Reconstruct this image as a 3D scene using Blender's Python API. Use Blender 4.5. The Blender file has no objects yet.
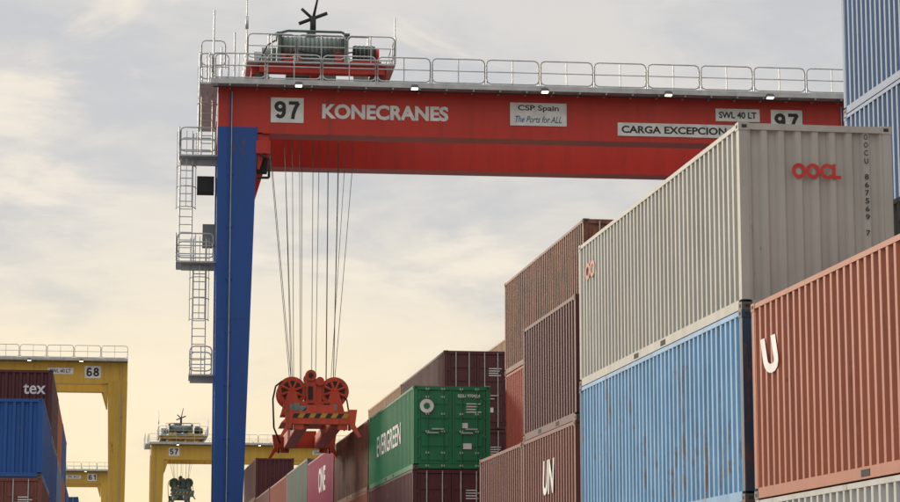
import bpy, math, random
from mathutils import Vector, Matrix
random.seed(7)
scene = bpy.context.scene
scene.view_settings.view_transform='Standard'; scene.view_settings.look='None'; scene.view_settings.exposure=0
EYE=1.35

# ------------------------------------------------------------------ materials
def nd(nt,t,**k):
    n=nt.nodes.new(t)
    for a,b in k.items(): setattr(n,a,b)
    return n
def ramp(nt,stops,src,interp='LINEAR'):
    r=nd(nt,'ShaderNodeValToRGB'); r.color_ramp.interpolation=interp
    e=r.color_ramp.elements
    while len(e)<len(stops): e.new(.5)
    for el,(p,c) in zip(e,stops):
        el.position=p; el.color=(c,c,c,1) if not isinstance(c,tuple) else (*c,1)
    nt.links.new(src,r.inputs[0]); return r
def mixc(nt,fac,a,b,blend='MIX'):
    m=nd(nt,'ShaderNodeMix',data_type='RGBA',blend_type=blend)
    for sock,v in ((m.inputs[0],fac),(m.inputs[6],a),(m.inputs[7],b)):
        if isinstance(v,bpy.types.NodeSocket): nt.links.new(v,sock)
        elif isinstance(v,tuple): sock.default_value=(*v,1)
        else: sock.default_value=v
    return m.outputs[2]
def mth(nt,op,a,b):
    m=nd(nt,'ShaderNodeMath',operation=op)
    for s,v in zip(m.inputs,(a,b)):
        if isinstance(v,bpy.types.NodeSocket): nt.links.new(v,s)
        else: s.default_value=v
    return m.outputs[0]
def paint(name,col,rust=.15,fade=.25,rough=.55,dirt=.35,metal=0,scale=1.0,rustcol=(.13,.05,.025),scuff=.3):
    m=bpy.data.materials.new(name); m.use_nodes=True; nt=m.node_tree; L=nt.links
    b=nt.nodes['Principled BSDF']
    tc=nd(nt,'ShaderNodeTexCoord'); oi=nd(nt,'ShaderNodeObjectInfo')
    off=mth(nt,'MULTIPLY',oi.outputs['Random'],57.0)
    add=nd(nt,'ShaderNodeVectorMath',operation='ADD')
    L.new(tc.outputs['Object'],add.inputs[0]); L.new(off,add.inputs[1])
    def noise(sc,vec=(1,1,1),det=5,ro=.6):
        mp=nd(nt,'ShaderNodeMapping'); mp.inputs['Scale'].default_value=vec
        L.new(add.outputs[0],mp.inputs['Vector'])
        n=nd(nt,'ShaderNodeTexNoise'); n.inputs['Scale'].default_value=sc*scale
        n.inputs['Detail'].default_value=det; n.inputs['Roughness'].default_value=ro
        L.new(mp.outputs[0],n.inputs['Vector']); return n.outputs['Fac']
    big=noise(.55,(1,1,1.6),4); streak=noise(2.6,(1,1,.10),4,.65); fine=noise(6.5,(1,1,.45),5,.72)
    light=tuple(min(.8,c*1.15+.05) for c in col)
    c=mixc(nt,ramp(nt,[(.4,0.0),(.7,min(1,fade*1.5))],big).outputs[0],col,light)
    dark=tuple(x*.42+.008 for x in col)
    c=mixc(nt,ramp(nt,[(.46,0.0),(.70,dirt)],streak).outputs[0],c,dark)
    c=mixc(nt,ramp(nt,[(.33,fade*.9),(.48,0.0)],streak).outputs[0],c,light)
    c=mixc(nt,ramp(nt,[(.62,0.0),(.70,scuff)],fine).outputs[0],c,light)
    t=.66-rust*.25
    v=mth(nt,'ADD',mth(nt,'MULTIPLY',streak,.40),mth(nt,'ADD',mth(nt,'MULTIPLY',fine,.38),mth(nt,'MULTIPLY',big,.26)))
    rf=ramp(nt,[(max(0,t-.035),0.0),(t,.55),(min(1,t+.05),.9)],v).outputs[0]
    c=mixc(nt,rf,c,rustcol)
    hs=nd(nt,'ShaderNodeHueSaturation'); L.new(c,hs.inputs['Color'])
    L.new(mth(nt,'ADD',mth(nt,'MULTIPLY',oi.outputs['Random'],.16),.92),hs.inputs['Value'])
    L.new(hs.outputs[0],b.inputs['Base Color'])
    b.inputs['Roughness'].default_value=rough; b.inputs['Metallic'].default_value=metal
    bp=nd(nt,'ShaderNodeBump'); bp.inputs['Strength'].default_value=.35; bp.inputs['Distance'].default_value=.03
    L.new(big,bp.inputs['Height']); L.new(bp.outputs[0],b.inputs['Normal'])
    return m
def plain(name,col,rough=.6,metal=0,emit=0):
    m=bpy.data.materials.new(name); m.use_nodes=True; nt=m.node_tree
    b=nt.nodes['Principled BSDF']
    tc=nd(nt,'ShaderNodeTexCoord'); n=nd(nt,'ShaderNodeTexNoise'); n.inputs['Scale'].default_value=2.5; n.inputs['Detail'].default_value=4
    nt.links.new(tc.outputs['Object'],n.inputs['Vector'])
    c=mixc(nt,ramp(nt,[(.35,0.0),(.75,1.0)],n.outputs['Fac']).outputs[0],col,tuple(x*.72 for x in col))
    nt.links.new(c,b.inputs['Base Color'])
    b.inputs['Roughness'].default_value=rough; b.inputs['Metallic'].default_value=metal
    if emit:
        b.inputs['Emission Color'].default_value=(1,.86,.6,1); b.inputs['Emission Strength'].default_value=emit
    return m

C={ # container paints
 'grey':paint('paint_grey',(.36,.355,.32),.06,.25,dirt=.28,scuff=.2),
 'fadedblue':paint('paint_faded_blue',(.14,.31,.50),.27,.6,dirt=.3,rustcol=(.17,.12,.09),scuff=.8),
 'brown':paint('paint_brown',(.37,.105,.052),.08,.15,dirt=.28),
 'rust':paint('paint_rusty',(.23,.082,.042),.5,.3,dirt=.45,rustcol=(.10,.05,.03)),
 'brown2':paint('paint_brown_dark',(.17,.045,.032),.15,.12,dirt=.35),
 'maroon':paint('paint_maroon',(.085,.017,.02),.08,.08,dirt=.35),
 'green':paint('paint_green',(.010,.175,.07),.05,.08,dirt=.3),
 'pink':paint('paint_magenta',(.42,.04,.11),.05,.1),
 'orange':paint('paint_orange_red',(.32,.05,.025),.1,.12),
 'beige':paint('paint_beige',(.42,.28,.16),.2,.2),
 'steelblue':paint('paint_steel_blue',(.12,.20,.34),.08,.2,dirt=.25),
 'blue':paint('paint_blue',(.010,.08,.29),.08,.06,dirt=.3),
 'greygreen':paint('paint_grey_green',(.17,.21,.17),.15,.15),
 'lightgrey':paint('paint_light_grey',(.40,.40,.38),.1,.2),
 'darkpost':paint('paint_dark_post',(.02,.05,.10),.2,.05),
}
steel=plain('casting_steel',(.12,.11,.10),.6,.3)
galv=plain('galvanised_steel',(.55,.57,.57),.45,.35)
white=plain('white_paint',(.8,.8,.78),.5)
black=plain('black_paint',(.02,.02,.02),.5)
redl=plain('red_logo',(.60,.03,.02),.5)
worn=paint('worn_red_logo',(.45,.12,.06),.0,.6,scuff=.8)
inside=plain('dark_steel_and_hole_shade',(.03,.03,.03),.8)  # near-black parts and cables; also painted shade for casting holes and pockets
gred=paint('crane_red',(.50,.028,.014),.02,.02,.45,dirt=.28,scuff=.05)
gblue=paint('crane_blue',(.005,.065,.28),.02,.02,.45,dirt=.3,scuff=.05)
gyel=paint('crane_yellow',(.60,.36,.045),.05,.05,.5,dirt=.3,scuff=.05)
sred=paint('spreader_red',(.60,.065,.02),.12,.05,.5,dirt=.5,scuff=.1)
syel=plain('hazard_yellow',(.50,.27,.03),.6)
ggreen=paint('machinery_green',(.09,.13,.105),.1,.1,.5)
motor=paint('machinery_grey',(.22,.25,.23),.1,.15,.5)
rubber=plain('rubber',(.02,.02,.02),.85)
rope=plain('wire_rope',(.14,.14,.14),.5,.5)
lampm=plain('lamp_lens',(.9,.8,.6),.3,0,6)

# ------------------------------------------------------------------ mesh builder
class MB:
    def __init__(s): s.v=[];s.f=[];s.m=[];s.mats=[];s.sm=[]
    def mi(s,mat):
        if mat not in s.mats: s.mats.append(mat)
        return s.mats.index(mat)
    def hexa(s,p,mat):
        o=len(s.v); s.v+=p; k=s.mi(mat)
        for f in ((0,3,2,1),(4,5,6,7),(0,1,5,4),(1,2,6,5),(2,3,7,6),(3,0,4,7)):
            s.f.append(tuple(o+i for i in f)); s.m.append(k); s.sm.append(False)
    def box(s,x0,x1,y0,y1,z0,z1,mat):
        s.hexa([(x0,y0,z0),(x1,y0,z0),(x1,y1,z0),(x0,y1,z0),(x0,y0,z1),(x1,y0,z1),(x1,y1,z1),(x0,y1,z1)],mat)
    def tube(s,p,q,r,mat,n=6,r2=None):
        p=Vector(p);q=Vector(q);d=(q-p)
        if d.length<1e-6: return
        d.normalize(); a=d.orthogonal().normalized(); b=d.cross(a); r2=r if r2 is None else r2
        o=len(s.v);k=s.mi(mat)
        for c,rr in ((p,r),(q,r2)):
            for i in range(n):
                t=2*math.pi*i/n; s.v.append(tuple(c+rr*(a*math.cos(t)+b*math.sin(t))))
        for i in range(n):
            j=(i+1)%n; s.f.append((o+i,o+j,o+n+j,o+n+i)); s.m.append(k); s.sm.append(n>6)
        s.f.append(tuple(o+i for i in reversed(range(n)))); s.m.append(k); s.sm.append(False)
        s.f.append(tuple(o+n+i for i in range(n))); s.m.append(k); s.sm.append(False)
    def path(s,pts,r,mat,n=6,closed=False):
        for i in range(len(pts)-1): s.tube(pts[i],pts[i+1],r,mat,n)
        if closed: s.tube(pts[-1],pts[0],r,mat,n)
    def strip(s,prof,z0,z1,mat):
        o=len(s.v);k=s.mi(mat)
        for x,y in prof: s.v+= [(x,y,z0),(x,y,z1)]
        for i in range(len(prof)-1):
            a=o+2*i; s.f.append((a,a+2,a+3,a+1)); s.m.append(k); s.sm.append(False)
    def obj(s,name,loc=(0,0,0),parent=None):
        me=bpy.data.meshes.new(name); me.from_pydata(s.v,[],s.f)
        for m in s.mats: me.materials.append(m)
        me.polygons.foreach_set('material_index',s.m); me.polygons.foreach_set('use_smooth',s.sm); me.update()
        ob=bpy.data.objects.new(name,me); scene.collection.objects.link(ob); ob.location=loc
        if parent: ob.parent=parent
        return ob
def empty(name,loc):
    e=bpy.data.objects.new(name,None); scene.collection.objects.link(e); e.location=loc; e.empty_display_size=.5; return e

def text(body,w,h,loc,face,mat,parent=None,name='lettering',bold=.02,shear=0,spin=0):
    cu=bpy.data.curves.new(name,'FONT'); cu.body=body; cu.offset=bold; cu.shear=shear; cu.resolution_u=4
    t=bpy.data.objects.new(name,cu); scene.collection.objects.link(t)
    bpy.context.view_layer.update()
    me=bpy.data.meshes.new_from_object(t.evaluated_get(bpy.context.evaluated_depsgraph_get()))
    bpy.data.objects.remove(t)
    xs=[v.co.x for v in me.vertices]; ys=[v.co.y for v in me.vertices]
    cx,cy=(min(xs)+max(xs))/2,(min(ys)+max(ys))/2; sx=w/(max(xs)-min(xs)); sy=h/(max(ys)-min(ys))
    for v in me.vertices: v.co=((v.co.x-cx)*sx,(v.co.y-cy)*sy,0)
    me.materials.clear(); me.materials.append(mat)
    ob=bpy.data.objects.new(name,me); scene.collection.objects.link(ob)
    R=Matrix.Rotation(math.radians(90),4,'X')
    if face=='-x': R=Matrix.Rotation(math.radians(-90),4,'Z')@R
    if spin: R=R@Matrix.Rotation(math.radians(spin),4,'Z')
    ob.matrix_local=Matrix.Translation(loc)@R
    if parent: ob.parent=parent
    return ob
def digits(txt,w,h,loc,mat,parent):
    T=.2; W_=.62
    def arc(cx,cy,rx,ry,a0,a1,n=14): return [(cx+rx*math.cos(math.radians(a0+(a1-a0)*i/n)),cy+ry*math.sin(math.radians(a0+(a1-a0)*i/n))) for i in range(n+1)]
    g={'9':[arc(.31,.69,.21,.21,0,360,20),[(.52,.69),(.52,.5)]+arc(.31,.40,.21,.30,10,-140,12)],
       '6':[arc(.31,.31,.21,.21,0,360,20),[(.10,.31),(.10,.5)]+arc(.31,.60,.21,.30,190,40,12)],
       '8':[arc(.31,.29,.22,.19,0,360,20),arc(.31,.72,.18,.18,0,360,20)],
       '7':[[(.06,.9),(.55,.9)],[(.55,.9),(.40,.62),(.29,.3),(.25,.0)]],
       '5':[[(.54,.9),(.15,.9),(.12,.52)],arc(.3,.32,.22,.22,130,-150,14)],
       '1':[[(.36,0),(.36,1)],[(.36,.95),(.14,.78)]]}
    V=[];F=[];x=0;
    for ch in txt:
        for k,pl in enumerate(g[ch]):
            for i in range(len(pl)-1):
                a=Vector(pl[i]);b=Vector(pl[i+1]);d=(b-a).normalized();n=Vector((-d.y,d.x))*T/2
                e=d*.02; o=len(V)
                for p in (a-e-n,b+e-n,b+e+n,a-e+n): V.append((p.x+x,p.y,k*.0006+i*.00004))
                F.append((o,o+1,o+2,o+3))
        x+=W_+.12
    xs=[v[0] for v in V];ys=[v[1] for v in V]
    sx=w/(max(xs)-min(xs));sy=h/(max(ys)-min(ys));cx=(max(xs)+min(xs))/2;cy=(max(ys)+min(ys))/2
    V=[((v[0]-cx)*sx,(v[1]-cy)*sy,v[2]) for v in V]
    me=bpy.data.meshes.new('number'); me.from_pydata(V,[],F); me.materials.append(mat)
    ob=bpy.data.objects.new('number',me); scene.collection.objects.link(ob)
    ob.matrix_local=Matrix.Translation(loc)@Matrix.Rotation(math.radians(90),4,'X'); ob.parent=parent

# ------------------------------------------------------------------ containers
W=2.438
def corr(a,b,out,dep,pitch):
    n=max(1,round((b-a)/pitch)); p=(b-a)/n; pts=[(a,out)]
    for i in range(n):
        t=a+i*p; j=random.uniform(-.003,.003)
        pts+=[(t+p*.15,out),(t+p*.33,out+dep+j),(t+p*.67,out+dep+j),(t+p*.85,out)]
    pts.append((b,out)); return pts
def container(x,y,z,L,H,col,end='ribs',post=None):
    mat=C[col]; b=MB(); P=.15
    pm=C[post] if post else mat
    for xx in (0,W-P):
        for yy in (0,L-P): b.box(xx+.006,xx+P-.006,yy+.006,yy+P-.006,.16,H-.12,pm)
    for xx in (0,W-.165):
        for yy in (0,L-.18):
            for zz in (0,H-.12):
                b.box(xx-.003,xx+.168,yy-.003,yy+.183,zz,zz+.12,pm if zz else steel)
                b.box(xx-.006 if xx==0 else W-.02,xx+.02 if xx==0 else W+.006,yy+.05,yy+.13,zz+.035,zz+.085,inside)
    for xx in (.05,W-.13):
        for zz in (.035,H-.085): b.box(xx,xx+.08,-.006,.01,zz,zz+.05,inside)
    for xx in (.004,W-.064):
        b.box(xx,xx+.06,.18,L-.18,H-.085,H-.012,mat)
        b.box(xx,xx+.06,.18,L-.18,.012,.165,mat)
    for yy in (L*.5-1.2,L*.5+.85):
        for xx in (-.0005,W-.0085): b.box(xx,xx+.009,yy,yy+.35,.04,.13,inside)
    b.box(.07,W-.07,.1,L-.1,H-.05,H-.03,mat)
    n=int(L/.6)
    for i in range(n): 
        yy=.3+i*(L-.6)/n; b.box(.12,W-.12,yy,yy+.3,H-.03,H-.012,mat)
    b.box(.07,W-.07,.1,L-.1,.03,.15,inside)
    pr=corr(P-.01,L-P+.01,.012,.050,.285)
    b.strip([(o,t) for t,o in pr][::-1],.16,H-.08,mat)
    b.strip([(W-o,t) for t,o in pr],.16,H-.08,mat)
    def endwall(yo,s):
        b.box(.17,W-.17,min(yo,yo+s*.1),max(yo,yo+s*.1),H-.11,H-.012,mat)
        b.box(.17,W-.17,min(yo,yo+s*.1),max(yo,yo+s*.1),.012,.15,mat)
        pr=[(t,yo+s*o) for t,o in corr(P-.01,W-P+.01,.014,.06,.27)]
        b.strip(pr if s>0 else pr[::-1],.15,H-.11,mat)
    endwall(L-.004,-1)
    if end=='ribs': endwall(.004,1)
    else:
        b.box(.17,W-.17,.004,.1,H-.13,H-.012,mat); b.box(.17,W-.17,.004,.1,.012,.15,mat)
        for x0,x1 in ((.16,W/2-.012),(W/2+.012,W-.16)):
            b.box(x0,x1,.035,.08,.16,H-.14,mat)
            b.box(x0-.004,x0+.07,.022,.036,.16,H-.14,mat); b.box(x1-.07,x1+.004,.022,.036,.16,H-.14,mat)
            nb=5; zh=(H-.4)/nb
            for i in range(nb):
                b.box(x0+.1,x1-.1,.012,.036,.22+i*zh+.05,.22+(i+1)*zh-.09,mat)
            for f in (.27,.74):
                xb=x0+(x1-x0)*f
                b.tube((xb,-.014,.06),(xb,-.014,H-.06),.019,galv if col!='green' else mat,6)
                for zz in (.1,.5,H*.45,H*.66,H-.35,H-.1): b.box(xb-.055,xb+.055,-.018,.03,zz-.03,zz+.03,galv if col=='green' else mat)
                if f<.5: b.box(xb-.02,xb+.36,-.045,-.03,1.1,1.14,galv)
                else: b.box(xb-.36,xb+.02,-.045,-.03,1.22,1.26,galv)
            for zz in (.35,.95,1.55,2.15):
                hx=.13 if x0<1 else W-.21
                b.box(hx,hx+.08,-.002,.03,zz,zz+.09,mat)
        b.box(W/2+.35,W/2+.62,.003,.0115,.62,.8,white)
        b.box(W/2+.32,W/2+.5,.003,.0115,H*.5-.02,H*.5+.14,white)
        for i in range(4): b.box(W/2+.45,W/2+.45+random.uniform(.3,.5),.003,.0115,H*.68+i*.085,H*.68+i*.085+.035,white)
    return b.obj('shipping_container',(x,y,z))
def stack(x,y,L,tiers):
    z=.2; out=[]
    for t in tiers:
        h,col=t[0],t[1]; end=t[2] if len(t)>2 else random.choice(['ribs','doors'])
        o=container(x+random.uniform(-.02,.02),y+random.uniform(-.03,.03),z,L,h,col,end,t[3] if len(t)>3 else None); z+=h
        out.append(o)
    return out
R=[9.49+2.84*i for i in range(6)]
Yb={'m':8.55,'0':21.2,'A':33.9,'B':46.55,'C':59.2,'D':71.85,'E':84.5,'F':97.15,'G':109.8,'H':122.45,'I':135.1,'J':147.75,'K':160.4,'L':173}
L40,L20=12.192,6.058
pal=['brown2','maroon','brown','steelblue','rust','orange','lightgrey','blue','green','greygreen']
hc,st=2.896,2.591
def rnd(n,h=None): return [(h or random.choice([hc,st]),random.choice(pal)) for _ in range(n)]
stack(R[0],Yb['m'],L40,[(hc,'blue'),])
s=stack(R[0],Yb['0'],L40,[(hc,'lightgrey'),(hc,'brown')]); brown=s[1]
text('U',.90,.54,(-.004,L40-.92,2.04),'-x',white,brown,'side_logo',.05,-.25)
s=stack(R[0],Yb['A'],L40,[(hc,'maroon'),(hc,'fadedblue','ribs','darkpost'),(hc,'grey','ribs')]); g=s[2]
text('OOCL',.78,.24,(1.22,-.004,2.16),'-y',redl,g,'end_logo',.05)
for i,ch in enumerate('OOCU 867569 7'):
    if ch!=' ': text(ch,.065,.085,(2.02,-.004,2.72-i*.125),'-y',black,g,'number_digit',.02)
text('OO',.9,.34,(-.004,L40-1.1,2.25),'-x',worn,g,'side_logo',.05)
s=stack(R[0],Yb['B'],L20,[(st,'brown2'),(st,'brown2','ribs'),(st,'maroon','doors')])
text('UN',1.3,.75,(-.004,2.9,1.6),'-x',white,s[1],'side_logo',.03,.2)
stack(R[0],Yb['B']+6.13,L20,[(st,'brown2'),(st,'brown2','ribs')])
stack(R[0],Yb['C'],L40,[(hc,'maroon')])
s=stack(R[0],Yb['D'],L40,[(hc,'brown'),(hc,'maroon','doors'),(st,'green','doors')]); ev=s[2]
text('EVERGREEN',6.6,.72,(-.004,6.4,1.35),'-x',white,ev,'side_lettering',.012)
bl=MB(); bl.tube((.42,-.05,1.95),(.42,-.04,1.95),.22,white,20); bl.tube((.42,-.053,1.95),(.42,-.045,1.95),.11,C['green'],6); bl.obj('end_logo',(0,0,0),ev)
text('EISU 970414',.7,.1,(1.75,-.05,2.28),'-y',white,ev,'number',.02)
stack(R[0],Yb['E'],L40,[(hc,'rust'),(hc,'brown'),(st,'rust','doors')])
s=stack(R[0],Yb['F'],L40,[(hc,'brown'),(hc,'blue'),(st,'pink','doors')])
text('ONE',3.2,1.1,(-.004,5.0,1.45),'-x',white,s[2],'side_lettering',.03)
stack(R[0],Yb['G'],L40,[(hc,'brown2'),(hc,'green'),(hc,'greygreen')])
stack(R[0],Yb['H'],L40,[(hc,'brown2'),(hc,'green'),(hc,'orange')])
stack(R[0],Yb['I'],L40,[(hc,'brown2'),(hc,'green'),(hc,'brown2')])
stack(R[0],Yb['J'],L40,[(hc,'brown2'),(hc,'green'),(hc,'maroon'),(st,'maroon')])
stack(R[0],Yb['K'],L40,[(hc,'brown2'),(hc,'green'),(hc,'maroon')])
stack(R[1],Yb['0'],L40,rnd(2,hc)); stack(R[1],Yb['A'],L40,rnd(3,st)); stack(R[1],Yb['B'],L40,rnd(3,st))
s=stack(R[1],Yb['C'],L40,[(hc,'brown'),(hc,'maroon'),(hc,'orange','doors'),(hc,'rust','doors')])
stack(R[1],Yb['D'],L40,rnd(2,st))
stack(R[1],Yb['E'],L40,[(st,'brown'),(st,'maroon'),(hc,'maroon','doors'),(hc,'maroon','doors')])
stack(R[1],Yb['F'],L40,[(st,'brown'),(st,'maroon'),(hc,'maroon'),(hc,'beige')])
for k in 'GHIJ': stack(R[1],Yb[k],L40,rnd(3,hc))
stack(R[2],Yb['0'],L40,rnd(2)); stack(R[2],Yb['A'],L40,[(hc,'brown'),(hc,'maroon'),(hc,'orange'),(hc,'steelblue'),(hc,'steelblue')])
for k in 'BCDEFGH': stack(R[2],Yb[k],L40,rnd(3))
for k in 'ABCDE': stack(R[3],Yb[k],L40,rnd(3,st))
stack(R[3],Yb['F'],L40,[(st,'brown'),(st,'maroon'),(hc,'maroon'),(hc,'lightgrey'),(hc,'beige')])
for k in 'ABCDEFG':
    stack(R[4],Yb[k],L40,rnd(3,st)); stack(R[5],Yb[k],L40,rnd(2))
RL=[-4.44-2.84*i for i in range(4)]
stack(RL[0],78,L40,[(hc,'lightgrey'),(hc,'brown2'),(st,'blue','ribs')])
s=stack(RL[0],90.7,L40,[(st,'blue'),(st,'orange'),(hc,'blue'),(st,'maroon','ribs')])
text('tex',.85,.40,(1.75,-.02,1.85),'-y',white,s[3],'end_logo',.015)
stack(RL[0],103.4,L40,[(st,'brown'),(st,'orange'),(hc,'steelblue'),(st,'brown')])
stack(RL[0],116.1,L40,[(st,'brown'),(st,'orange'),(hc,'brown'),(st,'blue')])
stack(RL[0],128.8,L40,[(st,'brown'),(hc,'orange'),(hc,'blue'),])
stack(RL[0],197,L40,[(hc,'brown'),(hc,'orange'),(hc,'blue'),(st,'blue')])
for i in (1,2,3):
    for yy in (78,90.7,103.4,116.1): stack(RL[i],yy,L40,rnd(3,st))

# ------------------------------------------------------------------ gantry crane
def roundrect(x0,x1,z0,z1,y,r=.14):
    pts=[]
    for cx,cz,a0 in ((x1-r,z1-r,0),(x0+r,z1-r,90),(x0+r,z0+r,180),(x1-r,z0+r,270)):
        for a in (0,45,90):
            t=math.radians(a0+a); pts.append((cx+r*math.cos(t),y,cz+r*math.sin(t)))
    return pts
def rail_x(b,x0,x1,y,z,n,h=1.05,r=.026):
    w=(x1-x0)/n
    for i in range(n):
        a=x0+i*w+.04; c=x0+(i+1)*w-.04
        p=roundrect(a,c,z+.12,z+h,y,.16); b.path(p,r,galv,6,True)
        b.tube((a,y,z+.58),(c,y,z+.58),r*.8,galv)
        for xx in (a,c): b.tube((xx,y,z),(xx,y,z+h-.14),r,galv)
        m=(a+c)/2; b.tube((m,y,z),(m,y,z+h),r*.8,galv)
def rail_y(b,y0,y1,x,z,n,h=1.05,r=.026):
    w=(y1-y0)/n
    for zz in (.5,h): b.tube((x,y0,z+zz),(x,y1,z+zz),r,galv)
    for i in range(n+1): b.tube((x,y0+i*w,z),(x,y0+i*w,z+h),r,galv)
def ladder(b,x0,x1,y,z0,z1,cage=True):
    for xx in (x0,x1): b.tube((xx,y,z0),(xx,y,z1+1),.028,galv)
    n=int((z1-z0)/.3)
    for i in range(n+1): b.tube((x0,y,z0+i*.3),(x1,y,z0+i*.3),.018,galv,5)
    if cage:
        cx=(x0+x1)/2; r=.38
        for k in range(int((z1-z0-2)/.8)+1):
            zz=z0+2.1+k*.8; p=[(cx+r*math.cos(math.radians(a)),y-.05-r*1.5*math.sin(math.radians(a)),zz) for a in range(0,181,30)]
            b.path(p,.018,galv,5)
        for a in (20,55,90,125,160):
            t=math.radians(a); xx,yy=cx+r*math.cos(t),y-.05-r*1.5*math.sin(t); b.tube((xx,yy,z0+2.1),(xx,yy,z1+1),.014,galv,5)

def crane(x0,y0,num,gm,lm,sx,sz,sprmat,detail=True,rot=0):
    E=empty('gantry_crane',(x0,y0,0)); E.rotation_euler=(0,0,math.radians(rot))
    GL=24.8; D=6.6; zt=21.40; zb=19.66
    b=MB()
    for y in (0,D):
        b.box(0,GL,y,y+.95,zb,zt,gm)
        b.box(-.01,GL+.01,y-.05,y+1.0,zt,zt+.04,gm); b.box(1.7,GL-1.7,y-.04,y+.99,zb-.035,zb-.001,gm)
        b.box(0,GL,y+.4,y+.5,zt+.04,zt+.16,steel)
        for x in (10.1,14.4): b.box(x,x+.05,y-.006,y-.0005,zb,zt,gm)
    for x in (0.02,GL-1.0): b.box(x,x+.98,.955,D-.005,zt-1.0,zt-.1,gm)
    b.obj('girders',(0,0,0),E)
    b=MB()
    for s in (0,1):
        for y in (-.025,D-.025):
            def X(v): return GL-v if s else v
            zl=19.86
            pts=[(X(.06),y,1.9),(X(1.05),y,1.9),(X(1.05),y+.9,1.9),(X(.06),y+.9,1.9),(X(-.01),y,zl),(X(1.5),y,zl),(X(1.5),y+.99,zl),(X(-.01),y+.99,zl)]
            if s: pts=[pts[i] for i in (1,0,3,2,5,4,7,6)]
            b.hexa(pts,lm)
            b.tube((X(.45),y-.05,3),(X(.45),y-.05,21.2),.028,lm)
            b.tube((X(.52),y-.05,3),(X(.52),y-.05,21.2),.018,galv)
            for z in range(4,20,2): b.box(min(X(.38),X(.6)),max(X(.38),X(.6)),y-.06,y+.002,z,z+.08,lm)
            for z in (7.2,12.5): b.box(min(X(.045),X(1.15)),max(X(.045),X(1.15)),y-.006,y+.001,z,z+.03,lm)
            p2=[(X(1.5),y+.1,zb-1.4),(X(1.6),y+.1,zb-1.4),(X(1.6),y+.8,zb-1.4),(X(1.5),y+.8,zb-1.4),(X(1.5),y+.1,zb-.04),(X(2.0),y+.1,zb-.04),(X(2.0),y+.8,zb-.04),(X(1.5),y+.8,zb-.04)]
            if s: p2=[p2[i] for i in (1,0,3,2,5,4,7,6)]
            b.hexa(p2,gm)
        xa,xb=sorted((X(.05),X(1.06)))
        b.box(xa,xb,-1.6,D+2.5,1.0,1.9,lm)
        for yy in (-1.1,.6,D+.4,D+2.0):
            b.box(xa+.2,xb-.2,yy-.5,yy+.5,.75,1.0,lm)
            b.tube((xa+.15,yy,.75),(xb-.15,yy,.75),.74,rubber,24)
            b.tube((xa+.10,yy,.75),(xb-.10,yy,.75),.34,lm,16)
        b.box(xa+.1,xb-.1,2,5,1.92,3.6,motor)
    if detail:
        b.path([(1.5,-.1,17.9),(1.95,-.1,17.9),(1.95,-.1,18.6),(1.6,-.1,18.8)],.05,inside,8)
        b.box(1.45,2.0,-.05,.3,18.85,19.35,gm)
        b.box(1.52,1.9,.3,.8,18.2,18.8,inside)
    b.obj('legs',(0,0,0),E)
    b=MB()
    b.box(-.3,GL,-.72,-.06,zt+.02,zt+.10,galv)
    b.box(-.3,GL,-.745,-.722,zt-.02,zt+.18,galv)
    for i in range(24): b.box(.4+i*1.03,.46+i*1.03,-.7,-.06,zt-.09,zt+.018,galv)
    b.tube((-.2,-.62,zt-.13),(GL,-.62,zt-.13),.025,inside)
    rail_x(b,-.3,GL,-.73,zt+.1,12)
    rail_x(b,-.3,GL,D+1.6,zt+.1,12)
    b.box(-.3,GL,D+1.05,D+1.62,zt+.02,zt+.10,galv)
    rail_y(b,-.73,D+1.6,-.35,zt+.1,6)
    b.box(-.7,-.03,-.7,D+1.5,zt-.05,zt+.015,galv)
    rail_y(b,-.73,D+1.6,-.72,zt+.1,6)
    b.obj('walkway',(0,0,0),E)
    b=MB()
    for x in (3.0,7.4,12.4,17.2,21.2):
        b.box(x-.03,x+.03,-1.0,-.75,zt+.0,zt+.06,steel)
        b.hexa([(x-.16,-1.15,zt-.10),(x+.16,-1.15,zt-.10),(x+.16,-.85,zt-.16),(x-.16,-.85,zt-.16),(x-.12,-1.1,zt+.03),(x+.12,-1.1,zt+.03),(x+.12,-.88,zt+.03),(x-.12,-.88,zt+.03)],steel)
        b.box(x-.12,x+.12,-1.165,-.95,zt-.150,zt-.118,lampm)
    b.obj('floodlights',(0,0,0),E)
    def plate(cx,cz,w,h):
        q=MB(); q.box(cx-w/2,cx+w/2,-.03,-.002,cz-h/2,cz+h/2,white); q.obj('sign_plate',(0,0,0),E)
    def sign(cx,cz,w,h,txt,tw,th,mat=black,**k):
        plate(cx,cz,w,h)
        return text(txt,tw,th,(cx,-.034,cz),'-y',mat,E,'sign_lettering',**k)
    for cx in (2.62,22.1): plate(cx,20.55,1.25,.97); digits(num,.98,.70,(cx,-.034,20.55),black,E)
    if detail:
        text('KONECRANES',4.85,.58,(6.38,-.010,20.55),'-y',white,E,'girder_lettering',.04)
        plate(12.3,20.62,2.2,.9)
        text('CSP Spain',1.6,.28,(12.3,-.034,20.84),'-y',black,E,'sign_lettering',.02)
        text('The Ports for ALL',1.8,.26,(12.3,-.034,20.42),'-y',plain('sign_blue',(.03,.12,.3)),E,'sign_lettering',.01,.35)
        sign(17.9,20.12,5.0,.52,'CARGA EXCEPCIONAL',4.7,.29,bold=.03)
        sign(20.15,20.78,1.75,.5,'SWL 40 LT',1.5,.26,bold=.03)
    else: sign(19.6,20.6,2,.5,'SWL 40 LT',1.6,.28)
    # trolley: open frame with machinery
    b=MB(); tz=zt+.16; c=sx
    for y in (.15,D+.15):
        for x in (c-2.2,c+2.2): b.tube((x,y+.15,tz+.3),(x,y+.55,tz+.3),.3,steel,16)
    for y in (.1,3.3,D): b.box(c-2.3,c+2.5,y,y+.4,tz+.5,tz+.82,gm)
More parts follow.
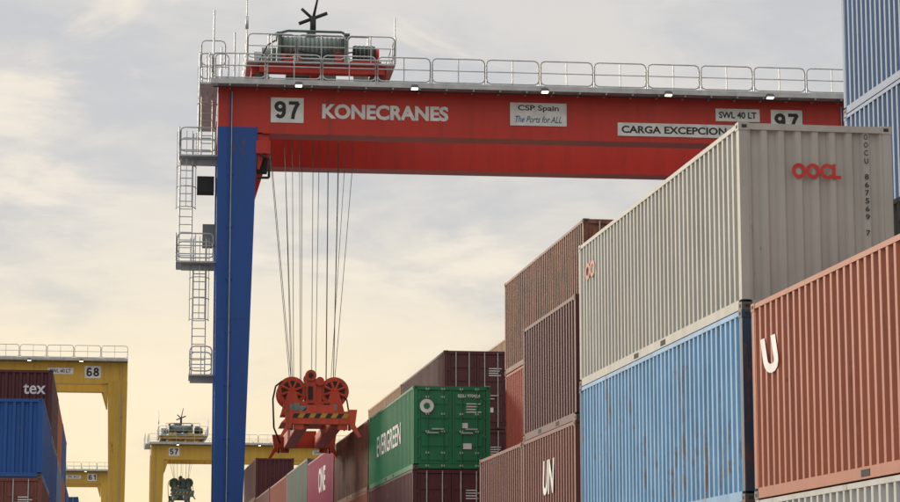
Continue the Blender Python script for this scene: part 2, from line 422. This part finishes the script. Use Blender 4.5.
    for x in (c-2.6,c-.3,c+2.3): b.box(x,x+.3,.505,D-.005,tz+.5,tz+.8,gm)
    b.box(c-2.8,c+2.9,-.1,.9,tz+.83,tz+.89,galv); b.box(c-2.8,c+2.9,D,D+1,tz+.83,tz+.89,galv)
    b.box(c-2.8,c-1.9,.903,D-.003,tz+.83,tz+.89,galv); b.box(c+2.3,c+2.9,.903,D-.003,tz+.83,tz+.89,galv)
    dz=tz+.89
    rail_x(b,c-2.8,c+2.9,-.1,dz,3)
    rail_x(b,c-2.8,c+2.9,D+1,dz,4)
    rail_y(b,-.1,D+1,c-2.8,dz,5); rail_y(b,-.1,D+1,c+2.9,dz,5)
    b.tube((c-1.5,1.0,dz+.80),(c+1.0,1.0,dz+.80),.42,motor,28)
    for i in range(14): b.tube((c-1.4+i*.17,1.0,dz+.80),(c-1.34+i*.17,1.0,dz+.80),.44,ggreen,28)
    for x in (c-1.6,c+1.0):
        b.box(x,x+.12,.4,1.6,dz-.05,dz+1.2,ggreen); b.box(x-.05,x+.17,.35,1.65,dz+1.2,dz+1.27,ggreen)
    b.box(c-1.45,c-.7,.3,.8,dz,dz+.40,gm); b.box(c-.2,c+.5,.3,.8,dz,dz+.25,ggreen); b.box(c+.6,c+.95,.3,.8,dz,dz+.5,gm)
    b.tube((c+1.35,1.2,dz+.62),(c+2.2,1.2,dz+.62),.36,inside,24); b.tube((c+2.2,1.2,dz+.62),(c+2.35,1.2,dz+.62),.30,gm,24)
    for i in range(5): b.tube((c+1.42+i*.16,1.2,dz+.62),(c+1.47+i*.16,1.2,dz+.62),.39,ggreen,24)
    b.box(c+1.2,c+2.4,.5,1.9,dz,dz+.22,gm)
    b.box(c-1.2,c-.1,2.4,3.6,dz,dz+1.40,ggreen); b.box(c+.1,c+.8,2.8,3.6,dz,dz+1.15,motor); b.box(c-1.0,c-.4,2.5,3.4,dz+1.40,dz+1.6,motor)
    for x in (-1.9,-.9,.1,1.2,2.0): b.tube((c+x,2.0,dz),(c+x,2.0,dz+1.55),.03,galv)
    b.tube((c-1.9,2.0,dz+1.55),(c+2.0,2.0,dz+1.55),.03,galv)
    b.tube((c-.3,1.1,dz+1.2),(c-.3,1.1,dz+1.5),.2,motor,16)
    b.tube((c-2.2,1.0,dz+.5),(c-1.65,1.0,dz+.5),.28,motor,20)
    b.box(c-2.45,c-1.85,2.6,3.4,dz,dz+1.0,galv); b.box(c+1.5,c+2.1,3.0,3.8,dz,dz+1.3,motor)
    b.path([(c-1.7,.9,dz+1.3),(c-1.2,.9,dz+1.45),(c+.9,.9,dz+1.45),(c+1.2,.9,dz+1.2)],.05,ggreen)
    b.path([(c-1.5,.2,dz+.1),(c-.9,.2,dz+.5),(c+.3,.2,dz+.35),(c+1.4,.2,dz+.5)],.03,inside)
    b.path([(c-2.3,.3,dz+.1),(c-2.0,.3,dz+.7),(c-1.7,.3,dz+.9)],.03,inside)
    b.tube((c-.2,1.5,dz+1.5),(c-.2,1.5,dz+2.2),.12,inside,10)
    b.tube((c-.75,1.5,dz+1.9),(c+.35,1.5,dz+2.35),.07,inside,8)
    b.tube((c-.2,1.5,dz+2.1),(c+.05,1.5,dz+3.3),.06,inside,8,.03); b.tube((c-.2,1.5,dz+2.1),(c-.65,1.5,dz+2.5),.06,inside,8)
    b.tube((c-2.8,.2,dz),(c-2.8,.2,dz+2.9),.022,galv); b.tube((c-2.8,.2,dz+1.3),(c-2.8,.2,dz+1.8),.06,galv,8)
    b.tube((c+2.9,.2,dz),(c+2.9,.2,dz+1.9),.022,galv)
    b.box(c-1.4,c+1.4,2.4,2.7,tz-.3,tz+.45,gm); b.box(c-1.4,c+1.4,4.4,4.7,tz-.3,tz+.45,gm)
    b.obj('trolley',(0,0,0),E)
    b=MB(); zr=tz+.35; yc=3.4
    for xt,yt,xb_,yb_ in ((-2.05,2.0,-.9,3.0),(-1.85,5.0,-.8,3.8),(-1.3,2.3,-.85,2.9),(-1.2,4.6,-.75,3.9),(-.95,2.4,-.7,3.9),(-.65,2.6,-.5,2.8),(-.45,4.4,-.4,3.9),(-.1,2.6,-.05,2.9),(.0,4.4,.0,3.9),(.25,4.2,.15,3.8),(.5,2.6,.5,2.9),(.62,4.4,.58,3.9),(.95,2.4,.8,2.9),(1.05,4.6,.85,3.9),(1.65,2.0,.85,3.0),(1.45,5.0,.75,3.8)):
        b.tube((c+xt,yt,zr),(c+xb_,yb_,sz+1.6),.0125,rope,5)
    b.obj('hoist_ropes',(0,0,0),E)
    # spreader
    b=MB(); 
    for yy in (2.6,3.9):
        for xx in (-.82,.82):
            b.tube((c+xx,yy,sz+1.12),(c+xx,yy+.06,sz+1.12),.56,sprmat,28); b.tube((c+xx,yy+.30,sz+1.12),(c+xx,yy+.36,sz+1.12),.56,sprmat,28)
            b.tube((c+xx,yy+.05,sz+1.12),(c+xx,yy+.31,sz+1.12),.46,inside,24)
            b.tube((c+xx,yy-.02,sz+1.12),(c+xx,yy+.0,sz+1.12),.40,inside,20)
            for a in range(0,180,45):
                t=math.radians(a+20); b.tube((c+xx-.42*math.cos(t),yy-.03,sz+1.12-.42*math.sin(t)),(c+xx+.42*math.cos(t),yy-.03,sz+1.12+.42*math.sin(t)),.055,sprmat)
            b.tube((c+xx,yy-.07,sz+1.12),(c+xx,yy+.38,sz+1.12),.15,sprmat,12)
            b.hexa([(c+xx-.42,yy-.14,sz+.2),(c+xx+.42,yy-.14,sz+.2),(c+xx+.42,yy-.09,sz+.2),(c+xx-.42,yy-.09,sz+.2),
                    (c+xx-.16,yy-.14,sz+1.10),(c+xx+.16,yy-.14,sz+1.10),(c+xx+.16,yy-.09,sz+1.10),(c+xx-.16,yy-.09,sz+1.10)],sprmat)
            b.box(c+xx-.1,c+xx+.1,yy-.2,yy-.141,sz+.35,sz+.6,motor)
        b.box(c-.28,c+.12,yy-.1,yy+.4,sz+.5,sz+1.6,sprmat); b.box(c+.12,c+.32,yy-.06,yy+.3,sz+.5,sz+1.4,sprmat)
        b.box(c-.2,c-.02,yy-.14,yy-.10,sz+.8,sz+1.3,inside)
        b.tube((c-.10,yy-.15,sz+1.72),(c-.10,yy+.2,sz+1.72),.22,sprmat,16); b.tube((c-.10,yy-.17,sz+1.72),(c-.10,yy-.15,sz+1.72),.1,inside,16)
        b.tube((c+.25,yy-.15,sz+1.5),(c+.25,yy+.2,sz+1.5),.17,sprmat,16)
    b.box(c-1.1,c+1.1,2.42,4.6,sz+.28,sz+.72,sprmat)
    for xx in (-.75,-.2,.4): b.box(c+xx,c+xx+.22,2.35,2.419,sz+.34,sz+.64,random.choice([inside,motor]))
    b.hexa([(c-1.25,1.9,sz-.15),(c+1.25,1.9,sz-.15),(c+1.25,4.9,sz-.15),(c-1.25,4.9,sz-.15),(c-.85,2.2,sz+.28),(c+.85,2.2,sz+.28),(c+.85,4.7,sz+.28),(c-.85,4.7,sz+.28)],sprmat)
    b.box(c-.55,c-.05,1.9,2.1,sz+.05,sz+.5,motor); b.box(c+.25,c+.7,1.9,2.1,sz+.05,sz+.42,inside)
    b.path([(c-.6,1.85,sz+.1),(c-.2,1.8,sz+.5),(c+.2,1.8,sz+.2),(c+.6,1.85,sz+.6)],.025,inside)
    for xx in (-.85,.40): b.box(c+xx,c+xx+.45,-2.3,9.1,sz-.62,sz-.14,sprmat)
    for yy in (-2.7,9.15):
        b.box(c-1.15,c+1.15,yy,yy+.38,sz-.58,sz-.12,sprmat)
        b.box(c-.5,c+.5,yy+.1,yy+.37,sz-.12,sz+.12,sprmat)
    for i in range(10):
        xx=c-1.05+i*.2; m=syel if i%2 else inside; yy=-2.713
        b.hexa([(xx,yy,sz-.36),(xx+.2,yy,sz-.36),(xx+.2,yy+.01,sz-.36),(xx,yy+.01,sz-.36),(xx+.1,yy,sz-.2),(xx+.3,yy,sz-.2),(xx+.3,yy+.01,sz-.2),(xx+.1,yy+.01,sz-.2)],m)
    for xx,s in ((-1.15,-1),(1.15,1)):
        for yy in (-2.55,9.3):
            b.hexa([(c+xx-.08,yy-.17,sz-.75),(c+xx+.08,yy-.17,sz-.75),(c+xx+.08,yy+.14,sz-.75),(c+xx-.08,yy+.14,sz-.75),
                    (c+xx-.17,yy-.17,sz-.05),(c+xx+.17,yy-.17,sz-.05),(c+xx+.17,yy+.14,sz-.05),(c+xx-.17,yy+.14,sz-.05)],sprmat)
            b.hexa([(c+xx+s*.28-.06,yy-.19,sz-1.05),(c+xx+s*.28+.06,yy-.19,sz-1.05),(c+xx+s*.28+.06,yy+.17,sz-1.05),(c+xx+s*.28-.06,yy+.17,sz-1.05),
                    (c+xx-.1,yy-.15,sz-.6),(c+xx+.1,yy-.15,sz-.6),(c+xx+.1,yy+.15,sz-.6),(c+xx-.1,yy+.15,sz-.6)],sprmat)
            b.tube((c+xx-s*.1,yy,sz-.56),(c+xx-s*.1,yy,sz-.8),.05,steel,8)
            b.box(c+xx-s*.35-.18,c+xx-s*.35+.18,yy-.1,yy+.1,sz-.78,sz-.57,sprmat)
    b.path([(c-1.25,2.6,sz-.9),(c-1.5,2.6,sz-.3),(c-1.55,2.6,sz+.8),(c-1.45,2.6,sz+1.3),(c-1.2,2.6,sz+1.5)],.035,inside,8)
    b.path([(c+1.2,2.6,sz-.4),(c+1.4,2.6,sz+.2),(c+1.3,2.6,sz+.8),(c+.95,2.6,sz+1.1)],.03,inside,8)
    b.obj('spreader',(0,0,0),E)
    if detail:
        b=MB()
        ladder(b,-.62,-.2,1.5,18.9,21.5)
        b.box(-1.45,-.02,.6,2.6,18.82,18.88,galv); rail_x(b,-1.45,-.05,.6,18.88,1); rail_y(b,.6,2.6,-1.45,18.88,1); rail_x(b,-1.45,-.05,2.6,18.88,1)
        ladder(b,-1.4,-.92,1.4,14.8,18.85)
        b.box(-1.5,-.02,.6,2.6,14.72,14.78,galv); rail_x(b,-1.5,-.05,.6,14.78,1); rail_y(b,.6,2.6,-1.5,14.78,1); rail_x(b,-1.5,-.05,2.6,14.78,1)
        ladder(b,-.85,-.35,1.4,10.5,14.75)
        b.box(-.95,-.02,.6,2.6,10.42,10.48,galv); rail_x(b,-.95,-.05,.6,10.48,1); rail_x(b,-.95,-.05,2.6,10.48,1)
        ladder(b,.25,.7,2.3,2.2,10.45)
        b.box(-.75,-.1,.9,1.7,17.5,18.1,inside); b.box(-.5,0,3,4,15.8,16.6,motor)
        for z in (18.7,14.6,10.3): b.box(-1.3 if z>12 else -.9,0,1.2,1.3,z-.1,z+.1,galv)
        rail_x(b,-.75,.4,-.4,21.5,2,1.1); rail_x(b,-.7,.3,1.6,22.5,1,1.1)
        b.tube((-.2,0,21.5),(-.2,0,24.4),.03,galv); b.tube((.6,.2,21.5),(.6,.2,23.6),.03,galv)
        rail_y(b,.2,5,.1,21.5,4,1.5)
        b.obj('access_ladders',(0,0,0),E)
    return E
crane(4.0,87,'97',gred,gblue,3.85,8.95,sred,True,-2.0)
crane(1.7-24.8,184,'68',gyel,gyel,8,14,ggreen,False)
crane(5.4,271,'57',gyel,gyel,3.6,16.0,ggreen,False)
crane(1.2-24.8,322,'61',gyel,gyel,9,14,sred,False)

# ------------------------------------------------------------------ ground
def sheet(name,x0,x1,y0,y1,z,mat):
    me=bpy.data.meshes.new(name); me.from_pydata([(x0,y0,z),(x1,y0,z),(x1,y1,z),(x0,y1,z)],[],[(0,1,2,3)]); me.materials.append(mat)
    o=bpy.data.objects.new(name,me); scene.collection.objects.link(o); return o
sheet('ground',-2500,2500,-2500,2500,0,paint('asphalt',(.06,.06,.058),0,.1,.9,scale=.3))
conc=paint('concrete_pavement',(.27,.265,.25),0,.2,.9,scale=.4)
sheet('pavement',-30,34,-20,330,.004,conc)
b=MB()
for x in (5.75,9.0,3.6): b.box(x,x+.12,-20,330,.0085,.0105,white)
b.obj('lane_marking')
b=MB()
for r in R+RL:
    for k in range(27):
        y=8.6+k*12.65
        for dx in (.0,W-.4): b.box(r+dx,r+dx+.4,y,y+12.19,.003,.197,conc)
b.obj('concrete_stacking_beams')

# ------------------------------------------------------------------ world
w=bpy.data.worlds.new('World'); scene.world=w; w.use_nodes=True; nt=w.node_tree; L=nt.links
for n in list(nt.nodes): nt.nodes.remove(n)
SE=math.radians(14); az=math.radians(-38)
d=Vector((math.sin(az)*math.cos(SE),math.cos(az)*math.cos(SE),math.sin(SE)))
gd=Vector((math.sin(math.radians(-6)),math.cos(math.radians(-6)),.02)).normalized()
out=nd(nt,'ShaderNodeOutputWorld')
sky=nd(nt,'ShaderNodeTexSky'); sky.sky_type='NISHITA'; sky.sun_disc=False; sky.sun_elevation=SE; sky.sun_rotation=az
bg1=nd(nt,'ShaderNodeBackground'); bg1.inputs[1].default_value=.1; L.new(sky.outputs[0],bg1.inputs[0])
tc=nd(nt,'ShaderNodeTexCoord'); sep=nd(nt,'ShaderNodeSeparateXYZ'); L.new(tc.outputs['Generated'],sep.inputs[0])
base=ramp(nt,[(0,(1.0,.79,.50)),(.07,(.96,.82,.60)),(.13,(.89,.81,.68)),(.20,(.78,.74,.68)),(.32,(.68,.67,.67)),(1,(.60,.63,.68))],sep.outputs[2]).outputs[0]
def wn(sc,vec,det,dist,loc=(0,0,0),ro=.55):
    mp=nd(nt,'ShaderNodeMapping'); mp.inputs['Scale'].default_value=vec; mp.inputs['Location'].default_value=loc; mp.inputs['Rotation'].default_value=(0,math.radians(10),0)
    L.new(tc.outputs['Generated'],mp.inputs[0])
    n=nd(nt,'ShaderNodeTexNoise'); n.inputs['Scale'].default_value=sc; n.inputs['Detail'].default_value=det; n.inputs['Roughness'].default_value=ro; n.inputs['Distortion'].default_value=dist
    L.new(mp.outputs[0],n.inputs['Vector']); return n.outputs['Fac']
n1=wn(5,(1,1,3.4),7,.4,(.4,0,.3)); n2=wn(9,(1,1,3.0),8,.5,(3,1,2),.6); n3=wn(20,(1,1,2.6),6,.4,(1,5,2),.6)
def dot(v):
    t=nd(nt,'ShaderNodeVectorMath',operation='DOT_PRODUCT'); L.new(tc.outputs['Generated'],t.inputs[0]); t.inputs[1].default_value=tuple(v); return t.outputs['Value']
ds=dot(d); dg=dot(gd)
cl=mth(nt,'ADD',mth(nt,'MULTIPLY',n1,.75),mth(nt,'MULTIPLY',n3,.25))
c=mixc(nt,ramp(nt,[(.42,0.0),(.60,.80)],cl,'EASE').outputs[0],base,(.56,.575,.61))
c=mixc(nt,ramp(nt,[(.46,0.0),(.66,.75)],n2,'EASE').outputs[0],c,(.97,.87,.73))
glow=mth(nt,'MULTIPLY',ramp(nt,[(.93,0.0),(.998,.95)],dg).outputs[0],ramp(nt,[(.04,1.0),(.16,.0)],sep.outputs[2]).outputs[0])
glow=mth(nt,'MULTIPLY',glow,ramp(nt,[(.35,.55),(.6,1.0)],n2).outputs[0])
c=mixc(nt,glow,c,(1.1,.90,.56))
boost=ramp(nt,[(.28,1/2.4),(.9,1.0)],sep.outputs[2]).outputs[0]
c=mixc(nt,1.0,c,boost,'MULTIPLY')
back=ramp(nt,[(0,.58),(.7,1.0)],mth(nt,'ADD',mth(nt,'MULTIPLY',ds,.5),.5)).outputs[0]
c=mixc(nt,1.0,c,back,'MULTIPLY')
bg2=nd(nt,'ShaderNodeBackground'); bg2.inputs[1].default_value=2.42; L.new(c,bg2.inputs[0])
ms=nd(nt,'ShaderNodeMixShader'); ms.inputs[0].default_value=.95
L.new(bg1.outputs[0],ms.inputs[1]); L.new(bg2.outputs[0],ms.inputs[2]); L.new(ms.outputs[0],out.inputs[0])
sd=bpy.data.lights.new('sun','SUN'); sd.energy=2.2; sd.angle=math.radians(10); sd.color=(1,.86,.68)
so=bpy.data.objects.new('sun',sd); scene.collection.objects.link(so)
so.rotation_euler=d.to_track_quat('Z','Y').to_euler()

# ------------------------------------------------------------------ camera
cd=bpy.data.cameras.new('camera'); cam=bpy.data.objects.new('camera',cd); scene.collection.objects.link(cam)
cd.lens=93.2; cd.sensor_width=36; cd.clip_end=6000; cd.clip_start=.5
cam.location=(0,0,EYE); cam.rotation_euler=(math.radians(99.0),0,math.radians(-8.44))
scene.camera=cam
